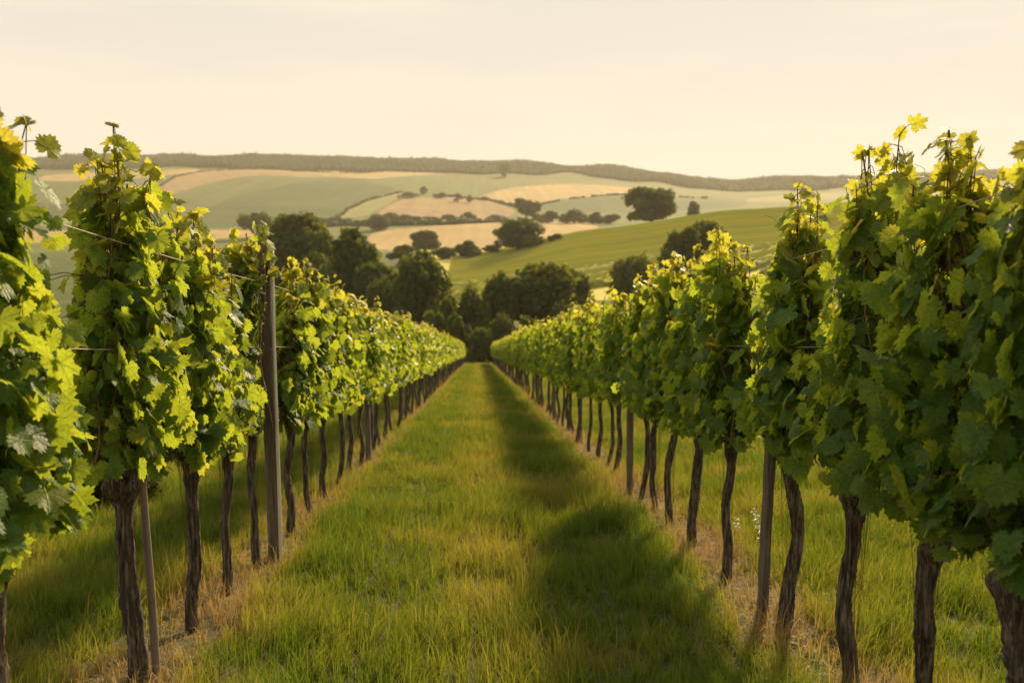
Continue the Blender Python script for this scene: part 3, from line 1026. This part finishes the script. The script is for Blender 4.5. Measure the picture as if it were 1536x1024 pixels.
def stake(x, y, r0, r1, h, tilt, label, mat):
    s = thing('vine_stake', (x, y, float(ground_z(x, y))), label, 'stake')
    s.rotation_euler = (tilt[0], tilt[1], 0)
    G = Geo(); k = np.linspace(0, 1, 22)
    G.tube(np.stack([.003 * np.sin(k * 7), 0 * k, -.1 + k * (h + .1)], 1), r0 + (r1 - r0) * k + .0012 * (np.abs((k * 8) % 1 - .5) < .06), 12, True)
    link('shaft', G.mesh('stake_shaft', mat), s)
    G = Geo(); th = np.linspace(0, 2 * math.pi, 17)
    G.tube(np.stack([(r0 + .003) * np.cos(th), (r0 + .003) * np.sin(th), 1.04 + 0 * th], 1), .002, 5, False)
    link('tie', G.mesh('stake_tie', M_WIRE), s)
    return s


stake(XL + .132, yl - .04, .013, .012, 2.26, (0, 0), 'thin bright metal stake along the tall dark post, left row', M_STAKE)
sy_ = row_y(223, XL + .02)
stake(XL + .045, sy_ + .03, .020, .016, 1.6, (0, -.022), 'pale wooden stake leaning behind the knobby trunk, left row', M_STAKE_WOOD)

for X, side in ((XL, 'left'), (XR, 'right')):
    for hgt, nm in ((1.07, 'lowest'), (1.55, 'middle'), (2.0, 'top')):
        G = Geo()
        yy = np.linspace(2.2, 106, 240)
        G.tube(np.stack([X + .06 * (1 if X < 0 else -1) * (hgt > 1.2) + .008 * np.sin(yy * 1.7), yy, SLOPE * yy + hgt + .012 * np.sin(yy * 1.05)], 1), .0023, 5, False)
        o = link('trellis_wire', G.mesh('trellis_wire', M_WIRE))
        tag(o, f'{nm} trellis wire running along the {side} vine row', 'wire', 'trellis wires')

# a tuft of young vine growing on the tall post's top
g = np.random.default_rng(5)
tuft = thing('vine_shoot', (XL + .06, yl, float(ground_z(XL, yl)) + 2.2), 'leafy vine shoot tuft growing over the tall post top', 'vine shoot')
G = Geo(); P, NR, TP, SZ, TI = [], [], [], [], []
for q in range(3):
    k = np.linspace(0, 1, 9); dx, dy = g.normal(0, .03), g.normal(0, .04)
    pth = np.stack([dx * k + .06 * (1 - k), -.05 + dy * k, -.15 + (.36 + .07 * (q == 0)) * k], 1)
    G.tube(pth, .004 - .002 * k, 5, False)
    for i in range(9):
        sd = 1 if i % 2 else -1
        P.append(pth[i] + np.array((sd * .03, g.normal(0, .03), 0))); NR.append(np.array((sd * .5, -.4, .5)) + g.normal(0, .5, 3))
        TP.append(np.array((sd * .7, g.normal(0, .5), g.normal(-.2, .5)))); SZ.append(g.uniform(.06, .12)); TI.append(.5 + .35 * g.random())
link('cane', G.mesh('shoot_cane', M_CANE), tuft)
link('foliage', leaves_mesh('shoot_foliage', np.array(P), np.array(NR), np.array(TP), np.array(SZ), np.array(TI), 'near', M_LEAF, g), tuft)


# ------------------------------------------------------------------ wildflowers
def wildflower(px, py, h, seed, label):
    g = np.random.default_rng(seed)
    Y = 1.53 * F / (py - 525)
    p = at(px, py, Y)
    r = thing('wildflower', (p[0], Y, float(ground_z(p[0], Y))), label, 'flower', 'pale wildflowers in the grass')
    G = Geo(); k = np.linspace(0, 1, 9)
    pth = np.stack([.03 * np.sin(k * 2 + seed), .02 * k, h * k], 1)
    G.tube(pth, .003 - .0015 * k, 5, False, .3)
    link('stem', G.mesh('flower_stem', M_GRASS), r)
    G = Geo()
    for i in range(16):
        t = .52 + .48 * i / 15
        c = np.array([np.interp(t, k, pth[:, d]) for d in range(3)]) + g.normal(0, .012, 3)
        for q in range(5):
            a = q * 1.257 + g.uniform(0, 1)
            d = np.array((math.cos(a), math.sin(a), .5 + g.normal(0, .3))); d /= np.linalg.norm(d)
            s = np.cross(d, (0, 0, 1)); s /= np.linalg.norm(s)
            L = g.uniform(.010, .017)
            G.add([c, c + d * L * .6 + s * L * .4, c + d * L, c + d * L * .6 - s * L * .4], quads=[[0, 1, 2, 3]])
    link('blossom', G.mesh('flower_blossom', M_PETAL, False), r)


wildflower(1131, 838, .31, 1, 'tallest pale wildflower spike behind the right row trunks')
wildflower(1108, 832, .22, 2, 'short pale wildflower left of the tallest flower spike')
wildflower(1146, 846, .20, 3, 'short pale wildflower right of the tallest flower spike')


# ------------------------------------------------------------------ trees and bushes
def crown_mesh(seed, n_lobes, n_leaf, squash=1.0, low=.0, leaf=.032):
    """unit crown: about one metre wide and one metre tall, standing on z = low"""
    g = np.random.default_rng(seed)
    c, r = [], []
    for k in range(n_lobes):
        zc = g.uniform(.2, .86)
        wmax = .40 * math.sin(math.pi * min(.95, .18 + zc * .80)) ** .7
        a = g.uniform(0, 6.283); q = wmax * math.sqrt(g.uniform(.05, 1)) * .85
        c.append((q * math.cos(a), q * math.sin(a), zc)); r.append(g.uniform(.11, .21))
    c = np.array(c); r = np.array(r)
    pick = g.choice(n_lobes, n_leaf, p=r ** 2 / np.sum(r ** 2))
    d = g.normal(0, 1, (n_leaf, 3)); d /= np.linalg.norm(d, axis=1)[:, None]
    rad = r[pick] * (1 - .5 * g.random(n_leaf) ** 2.2) * (1 + .12 * g.normal(0, 1, n_leaf))
    P = c[pick] + d * rad[:, None]
    keep = P[:, 2] > low - .02 + .06 * g.random(n_leaf)
    P, d, pk = P[keep], d[keep], pick[keep]
    n = len(P)
    nr_ = d * .8 + g.normal(0, .6, (n, 3)) + (0, 0, .25)
    nr_ /= np.linalg.norm(nr_, axis=1)[:, None]
    t = np.cross(nr_, g.normal(0, 1, (n, 3))); t /= np.linalg.norm(t, axis=1)[:, None]
    b = np.cross(nr_, t)
    s = leaf * g.lognormal(0, .35, n)[:, None]
    V = np.stack([P - t * s, P + b * s * .7, P + t * s, P - b * s * .7], 1)
    lobe_t = g.uniform(0, 1, n_lobes)
    tint = np.clip(.25 + .45 * lobe_t[pk] + .18 * g.normal(0, 1, n), 0, 1)
    return mesh('crown', V.reshape(-1, 3), np.arange(n * 4).reshape(-1, 4), M_TREE, False, {'tint': np.repeat(tint, 4)})


def trunk_mesh(seed):
    g = np.random.default_rng(seed)
    G = Geo(); k = np.linspace(0, 1, 10)
    G.tube(np.stack([.02 * np.sin(k * 4 + seed), .02 * np.cos(k * 3), -.05 + .75 * k], 1), .045 - .030 * k, 8, True)
    for q in range(6):
        a = q * 1.05 + g.uniform(0, .5); z0 = .25 + .07 * q
        dl = np.array((math.cos(a), math.sin(a), .9)) * .3
        G.tube(np.array((0, 0, z0)) + dl * k[:, None] + .02 * np.stack([np.sin(k * 5), np.cos(k * 4), 0 * k], 1), .02 - .015 * k, 5, True)
    return G.mesh('tree_trunk', M_TRUNK)


CROWNS = [crown_mesh(300 + k, 15 + 3 * (k % 4), 7500, low=.14) for k in range(6)]
BUSH = [crown_mesh(340 + k, 13 + 2 * (k % 3), 5000, low=.0, leaf=.036) for k in range(4)]
SMALL = [crown_mesh(360 + k, 11 + 2 * (k % 3), 1500, low=.08, leaf=.06) for k in range(4)]
TRUNKS = [trunk_mesh(380 + k) for k in range(3)]
tr_i = [0]


def tree(px, base, top, wpx, label, Y=None, kind='tree', group=None, sink=0.0):
    """a tree seen at photo column px between rows base and top, wpx wide; its foot stands on the terrain"""
    if Y is None: Y = find_Y(px, base)
    p = at(px, base, Y)
    x = p[0]; z0 = float(ground_z(x, Y))
    zt = at(px, top, Y)[2]
    H = max(zt - z0, .6); W_ = wpx / F * Y
    k = tr_i[0]; tr_i[0] += 1
    if kind == 'tree':
        o = thing('tree', (x, Y, z0), label, 'tree', group, k * 1.3, (W_ * 1.35, W_ * 1.35, H * 1.04))
        link('crown', CROWNS[k % 6], o); link('trunk', TRUNKS[k % 3], o)
    elif kind == 'small':
        o = thing('tree', (x, Y, z0), label, 'tree', group, k * 1.3, (W_ * 1.12, W_ * 1.12, H * 1.02))
        link('crown', SMALL[k % 4], o); link('trunk', TRUNKS[k % 3], o)
    else:
        o = thing('bush', (x, Y, z0), label, 'bush', group, k * 1.3, (W_ * 1.15, W_ * 1.15, H * 1.04))
        link('foliage', BUSH[k % 4], o); link('stem', TRUNKS[k % 3], o)
    return o


GT, GH, GB = 'trees at the foot of the vineyard', 'trees on the far hills', 'bushes in the valley'
# foot of the vineyard
tree(797, 520, 400, 128, 'broad dark tree right behind the end of the grass aisle', 150, 'tree', GT)
tree(745, 522, 418, 60, 'narrow dark tree at left edge of the broad dark tree', 146, 'tree', GT)
tree(855, 500, 411, 68, 'rounded olive tree touching the broad dark tree from right', 165, 'tree', GT)
tree(626, 500, 382, 84, 'tall dark tree behind the left row, lit on its right edge', 160, 'tree', GT)
tree(583, 500, 392, 60, 'dark tree squeezed between two taller trees behind left row', 168, 'tree', GT)
tree(532, 500, 346, 104, 'biggest dark tree left of centre with broad crown', 185, 'tree', GT)
tree(444, 500, 326, 92, 'tall brownish tree behind the tall wooden post', 215, 'tree', GT)
tree(400, 500, 345, 60, 'dim tree left of the brownish tree behind left vines', 235, 'tree', GT)
tree(492, 500, 352, 50, 'dark tree filling the gap behind the left row tips', 205, 'tree', GT)
tree(330, 500, 372, 90, 'dark tree mostly hidden behind the left row canopy', 215, 'tree', GT)
tree(945, 470, 364, 62, 'dark tree rising just over the right row tips', 200, 'tree', GT)
tree(1020, 460, 343, 60, 'left one of two dark trees above the right row', 215, 'tree', GT)
tree(1068, 455, 335, 66, 'right one of two dark trees above the right row', 225, 'tree', GT)
tree(478, 500, 388, 70, 'middle height dark tree just over the left row tips', 195, 'tree', GT)
tree(566, 500, 398, 62, 'low dark tree between the biggest tree and tall lit tree', 176, 'tree', GT)
tree(600, 500, 412, 54, 'lowest dark tree left of the tall lit tree', 166, 'tree', GT)
tree(660, 500, 420, 50, 'small dark tree right under the tall lit tree crown', 162, 'tree', GT)
for k, (px, b, t, wp, Y, lab) in enumerate([
        (706, 512, 437, 54, 140, 'round dark bush left of the broad dark tree'),
        (672, 512, 446, 46, 138, 'dark bush beside the left row end'),
        (722, 545, 486, 52, 124, 'low bush closing the end of the grass aisle'),
        (690, 545, 474, 46, 128, 'low bush behind the end of the left row'),
        (756, 545, 478, 56, 127, 'low bush behind the end of the right row'),
        (800, 535, 474, 60, 132, 'low dark bush under the broad dark tree'),
        (655, 520, 460, 44, 132, 'dark bush under the tall lit tree'),
        (712, 500, 462, 60, 150, 'dim bush in the gap above the aisle end'),
        (845, 520, 462, 60, 140, 'low bush under the rounded olive tree')]):
    tree(px, b, t, wp, lab, Y, 'bush', GB)
# across the valley
tree(637, 379, 347, 36, 'single round tree in front of the golden field', None, 'tree', GH)
tree(776, 377, 329, 68, 'dark dense tree at the golden field lower edge', None, 'tree', GH)
tree(606, 398, 369, 46, 'dark bush below the single round tree', None, 'bush', GB)
tree(668, 388, 372, 40, 'long low bush right of the single round tree', None, 'bush', GB)
tree(700, 388, 361, 42, 'humped dark bush under the golden field', None, 'bush', GB)
tree(740, 381, 366, 36, 'low bush left of the dense tree by the golden field', None, 'bush', GB)
tree(832, 363, 351, 26, 'small bush on the golden field right end', None, 'bush', GB)
tree(977, 334, 282, 70, 'large dark flat topped tree standing on the hill crest', 470, 'tree', GH)
tree(1042, 321, 303, 26, 'small faint tree right of the large crest tree', 700, 'small', GH)
tree(790, 332, 299, 42, 'hazy tree left of the hedge behind golden field', 960, 'small', GH)
for k, (px, b, t, wp, lab) in enumerate([
        (822, 332, 317, 30, 'hedge bush right of the hazy tree'),
        (860, 335, 316, 42, 'widest hedge bush behind the golden field'),
        (891, 336, 318, 30, 'hedge bush next to the widest hedge bush'),
        (916, 338, 320, 28, 'hedge bush at the right end before the crest tree')]):
    tree(px, b, t, wp, lab, 930 - 20 * k, 'bush', GB)
tree(386, 352, 309, 40, 'hazy round tree above the left row, near the golden strip', 780, 'tree', GH)
tree(428, 352, 322, 42, 'hazy tree just left of the brownish tree top', 800, 'small', GH)
tree(566, 347, 322, 46, 'hazy tree peeping over the biggest dark tree', 860, 'small', GH)
for k, (px, b, t, wp, lab) in enumerate([
        (470, 344, 325, 60, 'hazy bush left end of the hedge under the far fields'),
        (510, 342, 326, 44, 'hazy bush second in the hedge under the far fields'),
        (588, 338, 320, 34, 'hazy bush beside the stubble field left corner'),
        (615, 340, 322, 40, 'hazy bush under the stubble field'),
        (648, 339, 324, 30, 'small hazy bush under the stubble field middle'),
        (676, 338, 322, 28, 'hazy bush under the stubble field right half'),
        (703, 336, 319, 24, 'tall hazy bush under the stubble field right end'),
        (745, 336, 322, 36, 'hazy bush between stubble field and hazy tree')]):
    tree(px, b, t, wp, lab, 1010 + 12 * k, 'bush', GB)
tree(757, 266, 247, 21, 'lone dark tree high on the far slope under the ridge', None, 'small', GH)
tree(687, 303, 291, 16, 'left of two small trees above the stubble field', None, 'small', GH)
tree(704, 304, 293, 12, 'right of two small trees above the stubble field', None, 'small', GH)
tree(636, 291, 280, 16, 'small tree at the upper corner of the stubble field', None, 'small', GH)
tree(612, 297, 287, 22, 'small bush on the field line left of stubble field', None, 'bush', GB)
tree(660, 297, 289, 20, 'small bush on the stubble field top edge', None, 'bush', GB)
# dark bush in the shade beyond the left row
Yb = 9.6
o = tree(152, 768, 655, 165, 'low dark bush in the shade behind the left row', Yb, 'bush', GB)

ICO = np.array([(-1, 1.618, 0), (1, 1.618, 0), (-1, -1.618, 0), (1, -1.618, 0), (0, -1, 1.618), (0, 1, 1.618), (0, -1, -1.618), (0, 1, -1.618), (1.618, 0, -1), (1.618, 0, 1), (-1.618, 0, -1), (-1.618, 0, 1)]) / 1.902
ICOF = np.array([(0, 11, 5), (0, 5, 1), (0, 1, 7), (0, 7, 10), (0, 10, 11), (1, 5, 9), (5, 11, 4), (11, 10, 2), (10, 7, 6), (7, 1, 8), (3, 9, 4), (3, 4, 2), (3, 2, 6), (3, 6, 8), (3, 8, 9), (4, 9, 5), (2, 4, 11), (6, 2, 10), (8, 6, 7), (9, 8, 1)])


def hedgerow(line, h, label, seed):
    g = np.random.default_rng(seed)
    pts = []
    for px, py in line:
        Y = find_Y(px, py, 600, 2500)
        p = at(px, py, Y); pts.append((p[0], Y))
    pts = np.array(pts)
    L = np.concatenate([[0], np.cumsum(np.hypot(*np.diff(pts, axis=0).T))])
    n = int(L[-1] / (1.6 if seed < 65 else .9))
    q = np.sort(g.uniform(0, L[-1], n))
    x = np.interp(q, L, pts[:, 0]) + g.normal(0, .9, n); Y = np.interp(q, L, pts[:, 1]) + g.normal(0, .9, n)
    keep = vnoise(q / 18, q * 0, seed) > (.25 if seed < 65 else -1)
    x, Y = x[keep], Y[keep]; n = len(x)
    z = ground_z(x, Y)
    s = h * .55 * g.uniform(.5, 1.2, n) * (.6 + .9 * vnoise(x / 14, Y / 14, seed))
    P = ICO[None] * (1 + .2 * g.normal(0, 1, (n, 12, 1))) * np.stack([s, s, s * 1.1], 1)[:, None] + np.stack([x, Y, z + s * .7], 1)[:, None]
    tris = (np.arange(n)[:, None, None] * 12 + ICOF[None]).reshape(-1, 3)
    o = link('hedgerow', mesh('hedgerow', P.reshape(-1, 3), tris, M_WOOD, False, {'tint': np.repeat(g.uniform(0, .5, n), 12)}))
    tag(o, label, 'hedge', 'hedgerows between the far fields')


hedgerow([(596, 296), (640, 293), (690, 296), (735, 301), (790, 314)], 3.6, 'hedgerow along the top edge of the stubble field', 61)
hedgerow([(498, 330), (520, 316), (548, 302), (590, 291), (605, 288)], 3.0, 'hedgerow along the pale strip left of the stubble field', 62)
hedgerow([(790, 311), (852, 299), (950, 293), (1060, 298)], 3.0, 'hedgerow under the round golden field on the right slope', 63)
hedgerow([(235, 282), (262, 266), (300, 258), (400, 253), (520, 260)], 2.6, 'hedgerow over the long stubble strip high on the left slope', 64)
hedgerow([(440, 343), (520, 339), (600, 339), (680, 337), (760, 333)], 5.0, 'long dark hedgerow behind the golden field', 65)

# the woods on the far ridge: one dense mass of crowns
def woods():
    g = np.random.default_rng(77)
    phi = (1 + 5 ** .5) / 2
    ico = np.array([(-1, phi, 0), (1, phi, 0), (-1, -phi, 0), (1, -phi, 0), (0, -1, phi), (0, 1, phi), (0, -1, -phi), (0, 1, -phi), (phi, 0, -1), (phi, 0, 1), (-phi, 0, -1), (-phi, 0, 1)])
    ico /= np.linalg.norm(ico[0])
    fc = [(0, 11, 5), (0, 5, 1), (0, 1, 7), (0, 7, 10), (0, 10, 11), (1, 5, 9), (5, 11, 4), (11, 10, 2), (10, 7, 6), (7, 1, 8), (3, 9, 4), (3, 4, 2), (3, 2, 6), (3, 6, 8), (3, 8, 9), (4, 9, 5), (2, 4, 11), (6, 2, 10), (8, 6, 7), (9, 8, 1)]
    V = ico; F2 = np.array(fc)
    n0 = 105000
    Y = g.uniform(1900, 2640, n0); u = g.uniform(-.72, .78, n0); x = u * Y
    z = ground_z(x, Y)
    px, py = project(np.stack([x, Y, z], 1))
    k = ((py < wood_edge(px) - 1) | (Y > 2570))
    x, Y, z = x[k], Y[k], z[k]
    n = len(x)
    s = g.uniform(2.6, 5.2, n)
    stand = fbm(x / 110, Y / 130, 15, 3)
    hgt = s * g.uniform(.6, .9, n) + 15 * np.clip(stand - .35, 0, 1)
    r = 1 + .18 * g.normal(0, 1, (n, len(V), 1))
    P = V[None] * r * np.stack([s, s, hgt], 1)[:, None] + np.stack([x, Y, z + hgt * .6], 1)[:, None]
    tris = (np.arange(n)[:, None, None] * len(V) + F2[None]).reshape(-1, 3)
    return mesh('woodland', P.reshape(-1, 3), tris, M_WOOD, True, {'tint': np.repeat(np.clip(.7 * stand + g.uniform(0, .1, n), 0, 1), len(V))})


tag(link('woodland', woods()), 'dark woods covering the whole far ridge', 'woods', kind='stuff')

# the hillside vineyard across the valley: rows too fine to count
def hill_rows():
    g = np.random.default_rng(78)
    G = Geo()
    for k in range(46):
        y0 = 232
        xs0 = 5 + (k - 22) * 5.2
        t = np.linspace(0, 1, 40)
        if k < 12:
            pass
        x = xs0 + t * 58; Y = y0 + 8 * math.sin(k) + t * (60 + 0 * k)
        px, py = project(np.stack([x, Y, ground_z(x, Y)], 1))
        ok = px > 640
        if ok.sum() < 5: continue
        x, Y = x[ok], Y[ok]
        z = ground_z(x, Y)
        n = len(x)
        w0 = .55
        a = np.stack([x - w0, Y, z - .1], 1); b = np.stack([x - w0 * .6, Y, z + 1.5 + .25 * g.normal(0, 1, n)], 1)
        c = np.stack([x + w0 * .6, Y, z + 1.5 + .25 * g.normal(0, 1, n)], 1); d = np.stack([x + w0, Y, z - .1], 1)
        V = np.stack([a, b, c, d], 1).reshape(-1, 3)
        i = np.arange(n - 1)[:, None] * 4
        q = np.concatenate([i + np.array([[0, 1, 5, 4]]), i + np.array([[1, 2, 6, 5]]), i + np.array([[2, 3, 7, 6]])])
        G.add(V, q, None, .4 + .3 * g.random())
    # rows on the upper slope run across the hill
    for k in range(21):
        Y0 = 290 + k * 6.5
        x = np.linspace(-10, 190, 90)
        Y = Y0 + .10 * x + 3 * np.sin(x / 40)
        px, py = project(np.stack([x, Y, ground_z(x, Y)], 1))
        ok = (px > 655 + 1.2 * k)
        x, Y = x[ok], Y[ok]
        z = ground_z(x, Y); n = len(x)
        if n < 5: continue
        hh = .8 + .3 * vnoise(x / 6, Y, 9)
        V = np.stack([np.stack([x, Y - .6, z - .1], 1), np.stack([x, Y - .35, z + hh], 1), np.stack([x, Y + .35, z + hh], 1), np.stack([x, Y + .6, z - .1], 1)], 1).reshape(-1, 3)
        i = np.arange(n - 1)[:, None] * 4
        q = np.concatenate([i + np.array([[0, 1, 5, 4]]), i + np.array([[1, 2, 6, 5]]), i + np.array([[2, 3, 7, 6]])])
        G.add(V, q, None, g.random())
    return G.mesh('hillside_vines', M_HILLV, False)


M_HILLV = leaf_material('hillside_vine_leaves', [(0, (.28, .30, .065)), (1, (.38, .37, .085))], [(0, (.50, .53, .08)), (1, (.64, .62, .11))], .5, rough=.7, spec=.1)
tag(link('hillside_vines', hill_rows()), 'faint rows of distant vines striping the hillside across the valley', 'vines', kind='stuff')

# ------------------------------------------------------------------ haze
m, t, out = material('haze_air')
pv = N(t, 'ShaderNodeVolumePrincipled')
pv.inputs['Color'].default_value = (.95, .88, .74, 1)
pv.inputs['Density'].default_value = 1.1e-4
pv.inputs['Anisotropy'].default_value = .2
t.links.new(pv.outputs[0], out.inputs['Volume'])
zmin, zmax = float(GZ.min()) - 1.0, float(GZ.max()) + 16
X_, y0_, y1_ = 4300, -60, 3050
HV = np.array([(a, b, c) for c in (zmin, zmax) for b in (y0_, y1_) for a in (-X_, X_)])
HQ = np.array([(0, 2, 3, 1), (4, 5, 7, 6), (0, 1, 5, 4), (2, 6, 7, 3), (0, 4, 6, 2), (1, 3, 7, 5)])
tag(link('haze', mesh('haze', HV, HQ, m, False)), 'thin warm evening haze over the valley', 'haze', kind='stuff')
print('objects', len(bpy.data.objects))
